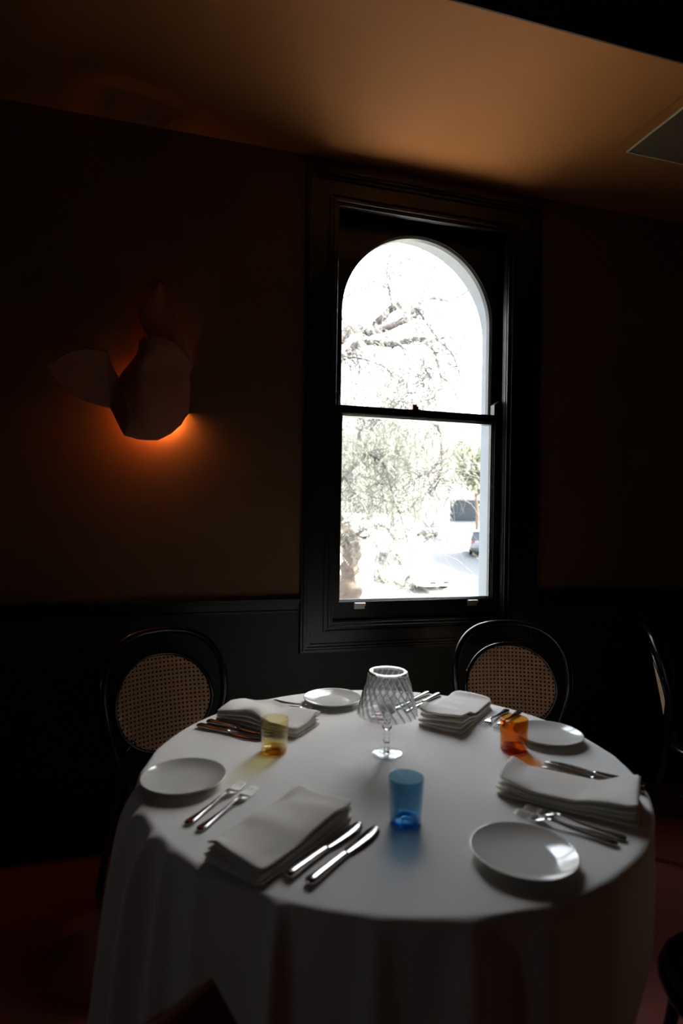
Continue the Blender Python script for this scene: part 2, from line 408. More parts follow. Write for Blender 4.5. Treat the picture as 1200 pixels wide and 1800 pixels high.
for k in range(ns):
    y = vy0+.016 + (vy1-vy0-.03)*k/(ns-1)
    if s0 is None: s0 = sl.build('slat', M['grille'], vent); o = s0
    else: o = s0.copy(); COL.objects.link(o); o.parent = vent
    o.location = (0, y, 0)

# ------------------------------------------------------------------ wall lamp of folded sheets
lamp = thing('wall_lamp', 'folded terracotta sheet wall sconce glowing orange at its lower rim, left of the window', 'wall lamp', (-.06, WY, 1.75))
def W(px, py, d):   # wall plane map fitted once: metres on the wall for the sketch coordinates of the shade, d = distance off the wall
    x = -.0675 + (px-275)*(.002155 + (px-200)*2.0e-7); z = 1.669 + (778-py)*.002365
    return Vector((x+.06, -d, z-1.75))
def lerp_poly(P, t):
    n = len(P)-1; k = min(int(t*n), n-1); f = t*n-k
    return Vector(P[k]).lerp(Vector(P[k+1]), f)
def smooth_poly(P, t):
    n = len(P)-1; k = min(int(t*n), n-1); f = t*n-k
    p0 = Vector(P[max(k-1,0)]); p1 = Vector(P[k]); p2 = Vector(P[k+1]); p3 = Vector(P[min(k+2,n)])
    return .5*((2*p1)+(-p0+p2)*f+(2*p0-5*p1+4*p2-p3)*f*f+(-p0+3*p1-3*p2+p3)*f**3)
def sheet(A, B, wave=0, nw=3):
    def fn(u, v):
        p = smooth_poly(A, u).lerp(smooth_poly(B, u), v)
        q = W(p.x, p.y, p.z); q.y -= wave*math.sin(nw*2*PI*v + 1.1*u)*(.3+.7*math.sin(PI*min(1, max(0, v))))
        return q
    return MB().grid(fn, 24, 24)
# main body: left edge (A) to right edge (B), from top to bottom; z column = distance off wall
A = [(240,606,.030), (236,628,.022), (204,672,.022), (206,702,.05), (212,742,.065), (217,772,.072)]
B = [(262,606,.10), (302,614,.08), (333,645,.006), (336,690,.0006), (335,722,.0006), (329,728,.006)]
def body(u, v):
    a = smooth_poly(A, u); bb = smooth_poly(B, u)
    p = a.lerp(bb, v)
    # bulge out, and pull the lower rim down into its round outline
    rim = max(0, (u-.62)/.38)
    low = Vector([(219,772),(238,777),(258,778),(275,777),(300,763),(318,747),(331,724)][min(6, int(v*6))] + (0,))
    if v < 1:
        k = int(v*6); f = v*6-k
        L = [(219,772),(240,777),(260,778),(278,777),(302,763),(320,746),(333,722)]
        low = Vector((L[k][0]*(1-f)+L[k+1][0]*f, L[k][1]*(1-f)+L[k+1][1]*f, 0))
    else: low = Vector((333, 722, 0))
    px = p.x*(1-rim**2)+low.x*rim**2; py = p.y*(1-rim**2)+low.y*rim**2
    d = p.z + .075*math.sin(PI*v)*math.sin(PI*(.12+.80*u)) + .007*math.sin(15*v-5*u)*math.sin(PI*v)
    return W(px, py, d)
sh = MB().grid(body, 30, 30).build('shade', M['shade'], lamp, solid=.003)
wing = sheet([(82,662,.050), (112,640,.045), (140,628,.04), (165,626,.035), (184,626,.022)],
             [(83,663,.050), (104,688,.040), (140,712,.030), (170,720,.022), (192,724,.020)], .0, 1)
wing.grid(lambda u, v: W(*(smooth_poly([(184,626,.022), (196,655,.025), (206,672,.035), (218,700,.08), (232,735,.098), (234,745,.09)], u).lerp(
                           smooth_poly([(192,724,.020), (192,724,.022), (193,726,.025), (202,742,.040), (213,762,.065), (219,771,.078)], u), v))), 20, 14)
wing.build('folded_wing', M['shade'], lamp, solid=.003)
top = sheet([(272,500,.02), (258,528,.03), (240,546,.035), (240,565,.035), (250,590,.05), (260,604,.085)],
            [(288,500,.02), (300,538,.05), (310,566,.07), (322,594,.08), (332,618,.075), (341,640,.05)], .005, 1)
top.build('folded_wing', M['shade'], lamp, solid=.003)
curl = sheet([(260,604,.112), (280,606,.118), (302,612,.115), (322,628,.10), (341,642,.05)],
             [(262,612,.115), (284,616,.115), (304,628,.11), (320,645,.09), (331,660,.05)], .0, 1)
curl.build('folded_edge', M['shade'], lamp, solid=.003)
bpl = MB().lathe([(.0001, 0), (.05, 0), (.05, .012), (.0001, .012)], 24, fn=lambda v, a, r, z: Vector((v.x, -z, v.y))).build('backplate', M['brass'], lamp)
bpl.location = W(262, 700, 0)
bl = W(290, 733, .032)
b = MB(); b.lathe([(.0001, -.022), (.012, -.018), (.019, -.008), (.021, 0), (.019, .009), (.012, .018), (.0001, .022)], 16, c=bl)
b.build('bulb', emit('warm_bulb', (1, .33, .075), 230), lamp)
b = MB(); b.lathe([(.030*math.sin(R(t_)), .030*math.cos(R(t_))) for t_ in (1, 8, 16, 24, 31)], 20, c=bl); b.build('bulb_light_stop', M['brass'], lamp, solid=.001)  # unseen cap added to stop bulb light leaking up to the ceiling
b = MB(); b.tube([bl+Vector((0, 0, .02)), W(268, 703, .012)], .010, 10); b.build('lamp_holder', M['brass'], lamp)

# ------------------------------------------------------------------ table and cloth
TX, TY, TR, TZ = .549, 1.458, .605, .75
table = thing('round_table', 'round pedestal table hidden beneath the white cloth', 'table', (TX, TY, 0))
MB().lathe([(.0001, .722), (TR-.006, .722), (TR-.002, .726), (TR-.002, TZ-.004), (TR-.006, TZ-.0012), (.0001, TZ-.0012)], 96).build('tabletop', M['wood'], table)
MB().lathe([(.0001, .05), (.06, .05), (.045, .10), (.038, .2), (.038, .66), (.10, .7), (.16, .7215), (.0001, .7215)], 32).build('pedestal', M['wood'], table)
MB().lathe([(.0001, .0), (.24, .0), (.245, .012), (.22, .022), (.08, .045), (.0001, .051)], 48).build('base', M['wood'], table)
SIDE = .778
def overhang(a):
    k = (a - R(41)) % (PI/2); k = k if k < PI/4 else k-PI/2      # hem is highest at the middle of each side of the square cloth
    k = abs(math.degrees(k))
    return min(.60, .175+.0112*k)
RIDGES = [(-178, 3.0, .075), (-168.5, 2.0, .085), (-158.5, 1.6, .085), (-152, 1.8, .040), (-143, 2.0, .018), (-127, 1.8, .050), (-112, 2.5, .022), (-98, 3.0, .035), (-85, 4, .025), (-70, 4, .018),
          (-52, 4, .014), (-30, 4, .02), (-10, 3.5, .04), (4, 3, .035), (20, 4, .02), (60, 5, .02), (84, 4, .04), (98, 4, .020), (130, 5, .004), (160, 4, .022), (172, 3.0, .03)]
def cloth_pt(a, s):
    """a angle; s = arc length from table centre along the cloth"""
    Rr = .013
    ca, sa = math.cos(a), math.sin(a)
    if s < TR-.002:
        z = TZ + .0015
        return Vector((TX+ca*s, TY+sa*s, z))
    l = s-(TR-.002)
    q = PI/2*Rr
    if l < q:
        t = l/Rr
        r = TR-.002+Rr*math.sin(t); z = TZ+.0015-Rr*(1-math.cos(t)); drop = 0
    else:
        r = TR-.002+Rr; drop = l-q; z = TZ+.0015-Rr-drop
    d = max(0, l-.004)
    deg = math.degrees(a); deg = (deg+180) % 360-180
    g = (1-math.exp(-d/.05))
    add = 0
    for (c_, w_, am) in RIDGES:
        dd = (deg-c_+180) % 360-180
        ww = w_*(.75+.9*min(1, d/.4))
        add += am*math.exp(-(dd/ww)**2)*g*(.62+.45*d)
    left = .5+.5*math.cos(a-R(185))
    right = max(0, math.cos(a-R(-48)))
    add += d*(.02+.035*left**2-.05*right)
    add += .006*g*math.sin(deg*.21+1.3)*math.sin(deg*.083)
    r += add
    z -= 0
    return Vector((TX+ca*r, TY+sa*r, z + .10*add))
NA = 900
b = MB()
rows_top = [0.0001, .15, .3, .42, .50, .55, .58, .595, .603]
vs = []; 
rows = len(rows_top)+6+26
for k in range(NA):
    a = 2*PI*k/NA; L = overhang(a)
    ss = list(rows_top)
    q = PI/2*.013
    ss += [TR-.002+q*j/6 for j in range(1, 7)]
    ss += [TR-.002+q+(L-q)*((j/26)**1.2) for j in range(1, 27)]
    vs += [cloth_pt(a, s) for s in ss]
nr = rows
fs = []
for k in range(NA):
    k2 = (k+1) % NA
    for j in range(nr-1): fs.append((k*nr+j, k*nr+j+1, k2*nr+j+1, k2*nr+j))
b.add(vs, fs, True)
fs0 = tuple(k*nr for k in range(NA)); b.f.append(fs0[::-1]); b.sm.append(True)
cl = b.build('tablecloth', M['cloth'], solid=.0012)
tag(cl, 'white linen tablecloth draped over the round table', 'tablecloth')
TT = TZ+.0017

# ------------------------------------------------------------------ plates
def plate_mb():
    prof = [(.0001, .003), (.045, .003), (.046, 0), (.053, 0), (.056, .003), (.075, .008), (.092, .015), (.0965, .0185), (.0975, .0200), (.0968, .0212), (.0945, .0200), (.088, .0165), (.074, .0110), (.060, .0078), (.054, .0068), (.0001, .0064)]
    return MB().lathe(prof, 72)
p0 = plate_mb().build('side_plate', M['china'])
P = [((.036, 1.440), 'white china side plate at the left edge of the cloth, left of the forks'),
     ((.527, 1.935), 'white china side plate at the far edge nearest the window, behind the glass lamp'),
     ((1.043, 1.482), 'white china side plate behind the amber tumbler'),
     ((.637, .972), 'white china side plate nearest the camera, right of the blue tumbler')]
for i, (xy, lb) in enumerate(P):
    o = p0 if i == 0 else p0.copy()
    if i: COL.objects.link(o)
    o.location = (*xy, TT); tag(o, lb, 'plate', 'side plates laid round the table')

# ------------------------------------------------------------------ napkins
def napkin(seed, L=.292, Wd=.142, bend=.006):
    rnd = random.Random(seed); b = MB(); z = 0
    lay = [(.0072, 0, 0), (.0070, -.003, .002), (.0070, .001, -.002), (.0078, .002, .001)]
    def top_off(x, y):
        e = (2*x/L); f = (2*y/Wd)
        return bend*(1.3*e*e + 1.2*math.sin(2.6*e+seed)) + .006*math.sin(2.6*f+seed*2+2*e)*(.5+.5*abs(e)) + .016*noise.noise(Vector((x*13, y*13, seed)))
    zt = 0
    for k, (h, dx, dy) in enumerate(lay):
        amt = [0, .3, .65, 1.0][k]; nu, nv = 40, 24
        lx = L*(1-.006*k)/2; ly = Wd*(1-.01*k)/2
        def pos(u, ang, zc=zt, h=h, dx=dx, dy=dy, lx=lx, ly=ly, amt=amt):
            # cross-section: flat slab with round long edges
            x = -lx + 2*lx*u
            e = min(u, 1-u)*2*lx
            hh = h*(.5+.5*min(1, (e/.006))**.5)
            ca, sa = math.cos(ang), math.sin(ang)
            sq = lambda c, p: math.copysign(abs(c)**p, c)
            y = ly*sq(ca, .28) ; zz = zc+h/2+hh/2*sq(sa, .55)
            y *= (1-.012*math.sin(7*u+k))*(1-.09*max(0, 1-e/.014)**2)
            # tuck rounding at the corners
            zz += amt*max(0, top_off(x, y)+.002)
            return Vector((x+dx, y+dy, zz))
        ring = 28
        vs = [pos(i/nu, 2*PI*j/ring) for i in range(nu+1) for j in range(ring)]
        fs = [(i*ring+j, (i+1)*ring+j, (i+1)*ring+(j+1) % ring, i*ring+(j+1) % ring) for i in range(nu) for j in range(ring)]
        fs += [tuple(range(ring)), tuple(nu*ring+j for j in range(ring-1, -1, -1))]
        b.add(vs, fs, True); zt += h-.0002
    return b
NP = [((.220, 1.154), (.218, .184), 1, .006, 'folded linen napkin nearest the camera, between the forks and two shining knives'),
      ((.288, 1.800), (.20, -.19), 2, .012, 'folded linen napkin behind the yellow tumbler, near the left chair'),
      ((.875, 1.716), (.215, .20), 3, .012, 'folded linen napkin in front of the right cane chair'),
      ((.872, 1.160), (.195, -.19), 5, .010, 'folded linen napkin on the right side of the table, in front of the amber tumbler')]
for (xy, d, sd_, bn, lb) in NP:
    o = napkin(sd_, bend=bn).build('napkin', M['napkin']); o.location = (*xy, TT+.0005); o.rotation_euler = (0, 0, math.atan2(d[1], d[0]))
    tag(o, lb, 'napkin', 'folded linen napkins')

# ------------------------------------------------------------------ cutlery (local: handle end at origin, pointing +x)
def sweep_flat(mb, st, n=12):
    """st: (x, halfwidth, thickness, zc)"""
    vs = []
    for (x, hw, th, zc) in st:
        for k in range(n):
            a = 2*PI*k/n; ca, sa = math.cos(a), math.sin(a)
            sq = lambda c: math.copysign(abs(c)**.7, c)
            vs.append((x, hw*sq(ca), zc+th/2*sq(sa)))
    m = len(st)
    fs = [(i*n+k, i*n+(k+1) % n, (i+1)*n+(k+1) % n, (i+1)*n+k) for i in range(m-1) for k in range(n)]
    fs += [tuple(range(n-1, -1, -1)), tuple((m-1)*n+k for k in range(n))]
    mb.add(vs, fs, True)
def fork_parts(parent):
    h = MB(); sweep_flat(h, [(0, .002, .002, .0045), (.003, .008, .005, .0045), (.010, .0105, .0065, .0045), (.022, .0100, .006, .0045), (.045, .0068, .0052, .0045), (.085, .0046, .0046, .0060), (.115, .0034, .0044, .0095), (.128, .0036, .0040, .0105), (.138, .0045, .0034, .0100)])
    h.build('handle', M['steel'], parent)
    t = MB(); sweep_flat(t, [(.136, .0042, .0030, .0102), (.142, .0085, .0024, .0088), (.150, .0120, .0020, .0066), (.160, .0128, .0018, .0048)])
    for k in range(4):
        y = -.0105+.007*k
        t.tube([(.158, y, .0050), (.170, y, .0034), (.185, y*.98, .0032), (.197, y*.96, .0048), (.204, y*.95, .0066)], [.0013, .0013, .0012, .0010, .0006], 8)
    t.build('tines', M['steel'], parent)
def knife_parts(parent):
    h = MB(); sweep_flat(h, [(0, .0035, .004, .0065), (.003, .0090, .0100, .0065), (.009, .0112, .0125, .0066), (.018, .0106, .0120, .0066), (.055, .0085, .0105, .0060), (.098, .0070, .0090, .0055), (.110, .0076, .0092, .0055), (.116, .0060, .0070, .0055)], 14)
    h.build('handle', M['steel'], parent)
    bl = MB(); st = []
    for x, y0, y1 in ((.114, -.0045, .0045), (.120, -.0085, .0085), (.128, -.0098, .0095), (.150, -.0125, .0105), (.180, -.0140, .0110), (.205, -.0125, .0108), (.220, -.0085, .0098), (.230, -.0020, .0080), (.235, .0040, .0062)):
        st.append((x, y0, y1))
    vs = []; n = len(st)
    for x, y0, y1 in [(x, y0*1.25, y1*1.15) for x, y0, y1 in st]:
        vs += [(x, y0, .0036), (x, (y0+y1)/2, .0046), (x, y1, .0049), (x, y1, .0029), (x, (y0+y1)/2, .0030), (x, y0, .0034)]
    fs = [(i*6+k, i*6+(k+1) % 6, (i+1)*6+(k+1) % 6, (i+1)*6+k) for i in range(n-1) for k in range(6)] + [tuple(range(5, -1, -1)), tuple((n-1)*6+k for k in range(6))]
    bl.add(vs, fs, True); bl.build('blade', M['steel'], parent)
def ang(a, b_): return math.atan2(b_[1]-a[1], b_[0]-a[0])
FK = [((.038, 1.244), (.190, 1.428), 'left fork of the pair beside the left plate'),
      ((.060, 1.214), (.220, 1.400), 'right fork of the pair, beside the napkin nearest the camera'),
      ((.308, 1.968), (.440, 1.850), 'fork of the far left pair resting nearer the napkin behind the yellow tumbler'),
      ((.334, 1.990), (.468, 1.866), 'fork of the far left pair resting nearer the far plate'),
      ((1.064, 1.728), (.908, 1.612), 'fork of the far right pair nearer the napkin, tines toward the lamp'),
      ((1.090, 1.700), (.936, 1.582), 'fork of the far right pair, partly behind the amber tumbler'),
      ((.872, .978), (.732, 1.166), 'fork of the right pair lying along the right napkin'),
      ((.842, .966), (.708, 1.138), 'fork of the right pair lying beside the nearest plate')]
f0 = thing('fork', FK[0][2], 'fork', group='polished forks'); fork_parts(f0)
for i, (e, t, lb) in enumerate(FK):
    rz = ang(e, t); loc = (*e, TT)
    if i == 0: f0.location = loc; f0.rotation_euler.z = rz
    else: dup(f0, loc, rz, lb)
KN = [((.200, 1.020), (.408, 1.182), 'shining knife nearest the camera, next to the napkin'),
      ((.232, .992), (.434, 1.158), 'shining knife nearest the camera, outer one below the blue tumbler'),
      ((.082, 1.806), (.262, 1.646), 'outer dark knife left of the yellow tumbler'),
      ((.112, 1.834), (.290, 1.676), 'inner dark knife along the napkin behind the yellow tumbler'),
      ((.916, 1.932), (.706, 1.772), 'bright knife between the glass lamp and the far right napkin'),
      ((.885, 1.955), (.672, 1.800), 'bright knife partly behind the glass lamp shade'),
      ((1.086, 1.160), (.918, 1.370), 'dark knife behind the right napkin, outer one'),
      ((1.062, 1.138), (.893, 1.345), 'dark knife behind the right napkin, close against it')]
k0 = thing('table_knife', KN[0][2], 'knife', group='polished table knives'); knife_parts(k0)
for i, (e, t, lb) in enumerate(KN):
    rz = ang(e, t); loc = (*e, TT)
    if i == 0: k0.location = loc; k0.rotation_euler.z = rz
    else: dup(k0, loc, rz, lb)

# ------------------------------------------------------------------ tumblers
def tumbler(loc, wall_m, base_m, label, h=.090, r0=.0325, r1=.0355):
    t = thing('tumbler', label, 'glass', (*loc, TT), group='coloured glass tumblers')
    w_ = .0016
    b = MB(); b.lathe([(r0-.002, 0), (r0, .002), (r1, h-.001), (r1-w_/2, h), (r1-w_, h-.001), (r0-w_, .012), (.0001, .0105)], 64)
    b.build('wall', wall_m, t)
    b = MB(); b.lathe([(.0001, .0002), (r0-.003, .0002), (r0-.0006, .003), (r0-.0009, .010), (r0-.004, .0112), (.0001, .0098)], 64)
    b.build('base', base_m, t)
    return t
def sub_glass(name, c, dens):
    m = thin_glass(name, c, .03); return m
g_blue = thin_glass('blue_glass', (.53, .73, .84)); g_blueb = thin_glass('blue_glass_base', (.25, .66, .93), milky=.3, milk_col=(.02, .30, .75))
g_yel = thin_glass('yellow_glass', (.985, .95, .74)); g_yelb = thin_glass('yellow_glass_base', (.85, .62, .22))
g_amb = thin_glass('amber_glass', (.91, .58, .20)); g_ambb = thin_glass('amber_glass_base', (.75, .38, .12))
g_clr = thin_glass('rose_clear_glass', (.985, .97, .985)); g_clrb = thin_glass('rose_clear_glass_base', (.98, .93, .97), milky=.1, milk_col=(.9, .75, .85))
tumbler((.475, 1.152), g_blue, g_blueb, 'blue glass tumbler in front of the glass table lamp', .094, .0325, .037)
tumbler((.272, 1.578), g_yel, g_yelb, 'yellow glass tumbler on the left of the table', .088, .0345, .037)
tumbler((.905, 1.436), g_amb, g_ambb, 'amber orange glass tumbler on the right of the table', .0875, .036, .0375)
tumbler((.640, 1.760), g_clr, g_clrb, 'faintly pink clear glass tumbler behind the glass table lamp', .088, .034, .037)

# ------------------------------------------------------------------ glass table lamp
def real_glass(name, c=(1,1,1), rough=0.0):
    m = bpy.data.materials.new(name); m.use_nodes = True; nt = m.node_tree; nt.nodes.clear()
    out = nt.nodes.new('ShaderNodeOutputMaterial'); g = nt.nodes.new('ShaderNodeBsdfGlass'); g.inputs['Color'].default_value = (*c, 1)
    g.inputs['Roughness'].default_value = rough; g.inputs['IOR'].default_value = 1.47
    nt.links.new(g.outputs[0], out.inputs[0]); return m
gm = real_glass('clear_crystal')
gl = thing('table_lamp', 'small clear glass candle lamp with spiral ribbed shade at the table centre', 'lamp', (.557, 1.489, TT))
MB().lathe([(.0001, .0003), (.040, .0003), (.0425, .0015), (.0425, .003), (.040, .0042), (.015, .0050), (.0001, .0052)], 48).build('base', thin_glass('lamp_base_glass', (.9, .92, .92), ior=1.6, milky=.12), gl)
MB().lathe([(.0001, .0054), (.0085, .0054), (.0075, .010), (.0065, .022), (.0072, .034), (.0095, .037), (.0072, .040), (.0066, .050), (.0085, .054), (.0066, .058),
            (.0070, .066), (.0120, .070), (.0130, .0735), (.0120, .077), (.0080, .081), (.0085, .092), (.0105, .098), (.0080, .104), (.0065, .108), (.020, .112), (.021, .114), (.0001, .115)], 40).build('stem', gm, gl)
NF = 22
def rib(v, a, r, z):
    t = (z-.104)/.116
    tw = .95*(1-t)
    k = 1 + .022*math.cos(NF*(a - tw))*min(1, (1.06-t)*6)
    return Vector((v.x*k, v.y*k, v.z))
pr = [(.0755, .104)]
N1 = 16
for i in range(N1+1):
    t = i/N1; pr.append((.0785-.0280*t, .106+.110*t))
pr += [(.0475, .2195), (.0440, .2205), (.0400, .2195), (.0385, .2165), (.0400, .2145), (.0440, .2140)]
for i in range(N1, -1, -1):
    t = i/N1; pr.append((.0767-.0280*t, .107+.108*t))
MB().lathe(pr, 264, fn=rib, closed=True).build('shade', thin_glass('ribbed_glass', (.94, .95, .94), ior=1.62, milky=.08), gl)
MB().lathe([(.0001, .1155), (.018, .1155), (.021, .118), (.0235, .150), (.0240, .152), (.0225, .152), (.0195, .1195), (.0001, .1185)], 32).build('candle_cup', thin_glass('cup_glass', (.93, .93, .93)), gl)
MB().lathe([(.0001, .1190), (.0185, .1190), (.0190, .134), (.0001, .133)], 24).build('candle', mat('wax', (.75, .72, .68), .5), gl)

for k in range(NF):
    pts_ = []
    for i in range(15):
        t = i/14; a = 2*PI*k/NF + .95*(1-t); r = (.0785-.0280*t)*1.022
        pts_.append((r*math.cos(a), r*math.sin(a), .107+.108*t))
    MB().tube(pts_, [.0014]+[.0024]*13+[.0020], 8).build('rib', gm, gl)
MB().tube([(.0478*math.cos(2*PI*i/88)*(1+.012*math.cos(22*2*PI*i/88)), .0478*math.sin(2*PI*i/88)*(1+.012*math.cos(22*2*PI*i/88)), .2170) for i in range(88)], .0040, 8, closed=True).build('rim', gm, gl)

# ------------------------------------------------------------------ chairs (local: sitter faces +y)
def yb(x, z):      # back surface: curved in plan, leaning back
    return -.185 - .20*max(0, z-.44) + 1.1*x*x*min(1, max(0, (z-.44)/.2))
def chair():
    t = thing('bentwood_chair', '', 'chair')
    hp = []
    # back hoop with rear legs in one bent piece
    pts = [(.205, -.275, 0), (.195, -.245, .15), (.182, -.205, .32), (.178, None, .46), (.202, None, .55), (.226, None, .65), (.233, None, .72), (.228, None, .785), (.209, None, .838), (.175, None, .880), (.126, None, .908), (.062, None, .921), (0, None, .925)]
    full = pts + [(-x, y, z) for x, y, z in pts[-2::-1]]
    full = [(x, (y if y is not None else yb(x, z)), z) for x, y, z in full]
    sm = [smooth_poly(full, i/120) for i in range(121)]
    MB().tube(sm, [.0145 if 16 < i < 104 else .0135 for i in range(121)], 12).build('back_frame', M['bent'], t)
    zc, hw, hh = .662, .188, .176
    def el(a, e=0):
        ca, sa = math.cos(a), math.sin(a); p = .93
        x = (hw+e)*math.copysign(abs(ca)**p, ca); z = zc+(hh+e)*math.copysign(abs(sa)**p, sa)
        x *= 1-.10*max(0, -(z-zc)/hh)
        return (x, yb(x, z), z)
    MB().tube([el(2*PI*i/72) for i in range(72)], .0085, 10, closed=True).build('cane_ring', M['bent'], t)
    b = MB(); p = .0158; n = 13
    for i in range(-n, n+1):
        for j in range(-n, n+1):
            cx_, cz_ = i*p, j*p
            kx = 1-.10*max(0, -cz_/hh)
            if (cx_/(hw*kx))**2+(cz_/hh)**2 > .985: continue
            outer = []; inner = []
            for k in range(8):
                a = 2*PI*k/8+PI/8
                inner.append((cx_+.0046*math.cos(a), cz_+.0046*math.sin(a)))
                s_ = [(1, .414), (.414, 1), (-.414, 1), (-1, .414), (-1, -.414), (-.414, -1), (.414, -1), (1, -.414)][k]
                outer.append((cx_+p/2*s_[0], cz_+p/2*s_[1]))
            vs = [Vector((x, yb(x, z+zc)+.0008, z+zc)) for x, z in outer] + [Vector((x, yb(x, z+zc)-.0006, z+zc)) for x, z in inner]
            fs = [(k, (k+1) % 8, 8+(k+1) % 8, 8+k) for k in range(8)]
            # corner fill between neighbouring cells
            cq = (cx_+p/2, cz_+p/2); e = p/2*.586
            o_ = len(vs); vs += [Vector((x, yb(x, z+zc)+.0008, z+zc)) for x, z in ((cq[0]-e, cq[1]), (cq[0], cq[1]-e), (cq[0]+e, cq[1]), (cq[0], cq[1]+e))]
            fs += [(o_, o_+1, o_+2, o_+3)]
            b.add(vs, fs)
    b.build('cane_panel', M['cane'], t, solid=.0016)
    # struts from ring bottom to hoop feet and braces
    for s in (-1, 1):
        MB().tube([(s*.18, yb(.18, .50), .500), (s*.15, yb(.15, .52)+.002, .520), (s*.115, yb(.12, .54), .548)], .007, 8).build('brace', M['bent'], t)
    MB().lathe([(.0001, .447), (.188, .447), (.200, .441), (.205, .430), (.200, .419), (.188, .414), (.0001, .425)], 48).build('seat', M['bent'], t)
    MB().lathe([(.0001, .4475), (.155, .4475), (.158, .450), (.0001, .452)], 40).build('seat_panel', M['bent'], t)
    for s in (-1, 1):
        MB().tube([(s*.148, .130, .42), (s*.160, .152, .30), (s*.176, .178, .12), (s*.188, .200, 0)], [.016, .015, .0135, .012], 10).build('leg', M['bent'], t)
    MB().tube([(.157*math.cos(2*PI*i/40), -.015+.157*math.sin(2*PI*i/40)*.98, .235) for i in range(40)], .008, 8, closed=True).build('stretcher_ring', M['bent'], t)
    return t
def place(o, top, face, label):
    """put chair so that its back top stands at 'top', facing direction 'face'"""
    a = math.atan2(face[1], face[0]) - PI/2
    off = Vector((0, yb(0, .92), 0)); ro = Matrix.Rotation(a, 3, 'Z') @ off
    loc = (top[0]-ro.x, top[1]-ro.y, 0)
    return loc, a
GC = 'black bentwood chairs with cane backs'
c0_ = chair()
loc, a = place(c0_, (-.045, 2.41), (.42, -1), ''); c0_.location = loc; c0_.rotation_euler.z = a
c0_['label'] = 'black bentwood chair with round cane back, left of the window'; c0_['group'] = GC
loc, a = place(c0_, (1.405, 2.29), (-.36, -1), ''); dup(c0_, loc, a, 'black bentwood chair with round cane back, below the right side of the window')
loc, a = place(c0_, (2.02, 2.17), (.70, -.74), ''); dup(c0_, loc, a, 'black bentwood chair seen almost edge-on in the dark at the right edge')
dup(c0_, (1.165, .905, 0), math.atan2(.66, -.75)-PI/2, 'black bentwood chair on the near right side of the table, seat corner in view')

# ================================================================== outside
def gz(x, y): return 1.389-4.2+.045*y
M['asphalt'] = mat('asphalt', (.036, .043, .050), .9, noise_scale=3, noise_amt=.12, bump=.4, bump_scale=60)
M['pave'] = mat('pale_concrete_paving', (.42, .41, .38), .9, noise_scale=2, noise_amt=.1)
M['grassy'] = mat('dry_verge', (.20, .20, .13), .95, noise_scale=4, noise_amt=.25)
M['bark'] = mat('peppercorn_bark', (.13, .100, .082), .95, noise_scale=14, noise_amt=.6, bump=1, bump_scale=20)
M['twig'] = mat('grey_twig', (.095, .088, .092), .9)
M['leafA'] = leaf_mat('peppercorn_leaf', (.265, .28, .235))
M['leafB'] = leaf_mat('pale_street_tree_leaf', (.145, .160, .130))
M['leafC'] = leaf_mat('darker_street_tree_leaf', (.085, .098, .062))
M['house'] = mat('pale_render_house', (.22, .23, .24), .85, noise_scale=1, noise_amt=.06)
M['roof'] = mat('grey_roof_tiles', (.06, .06, .065), .8, noise_scale=6, noise_amt=.2)
M['garage'] = mat('blue_grey_garage_door', (.022, .028, .034), .9, spec=.1)
M['tyre'] = mat('tyre_rubber', (.015, .015, .015), .8)
M['rim'] = mat('alloy_rim', (.25, .25, .26), .35, metal=.8)
M['car_dark'] = mat('dark_blue_car_paint', (.035, .048, .065), .25, coat=.8)
M['car_grey'] = mat('grey_car_paint', (.07, .08, .09), .3, coat=.8)
M['car_white'] = mat('white_car_paint', (.55, .55, .54), .3, coat=.8)
M['carglass'] = mat('car_window_glass', (.02, .025, .03), .08)
M['lens'] = mat('headlamp_lens', (.35, .37, .38), .1)
M['plate'] = mat('white_number_plate', (.25, .25, .24), .5)
M['black'] = mat('black_car_trim', (.012, .012, .012), .6)
M['tail'] = mat('red_tail_lamp', (.25, .03, .02), .2)

# ground: sloping street, kerbs, paving
def quad_strip(name, L, Rr, m, dz=0, th=.12):
    b = MB(); vs = []
    for (x0, y0), (x1, y1) in zip(L, Rr):
        for x, y in ((x0, y0), (x1, y1)): vs += [(x, y, gz(x, y)+dz), (x, y, gz(x, y)+dz-th)]
    fs = []
    for i in range(len(L)-1):
        o = i*4; p = o+4
        fs += [(o, o+2, p+2, p), (o+1, p+1, p+3, o+3), (o, p, p+1, o+1), (o+2, o+3, p+3, p+2)]
    fs += [(0, 1, 3, 2), (len(vs)-4, len(vs)-2, len(vs)-1, len(vs)-3)]
    b.add(vs, fs); return b.build(name, m)
KL = [(-40, 8.6), (5, 12.5), (9.0, 16.0), (11.6, 21.0), (12.6, 27.2), (15.5, 36), (20.5, 47), (27, 58), (37, 74)]     # left kerb line of the street
KR = [(-40, 5.4), (12, 6.0), (15.5, 16.0), (16.6, 25.0), (18.5, 33.8), (22.8, 45.5), (26.8, 53.0), (31.5, 60.0), (41, 74)]
KR = [(x+.0, y) for x, y in KR]
g = quad_strip('street_ground', [(-60, 2.9), (-60, 14)], [(75, 2.9), (75, 14)], M['asphalt'], -.10, .3); struct(g)
g = quad_strip('street_ground', [(-60, 14.001), (-60, 95)], [(75, 14.001), (75, 95)], M['pave'], -.10, .3); struct(g)
struct(quad_strip('added_bounce_paving', [(-.4, 3.0), (-.4, 7.6)], [(3.4, 3.0), (3.4, 7.6)], M['pave'], -.06, .08))  # unseen pale slab added to bounce sunlight up onto the ceiling
road = quad_strip('road', KL[3:], KR[3:], M['asphalt'], -.06, .1); struct(road)
r2 = quad_strip('road', [(11.6, 21.0), (12.3, 21.9)], [(40, 9.5), (40, 18)], M['asphalt'], -.061, .1); struct(r2)
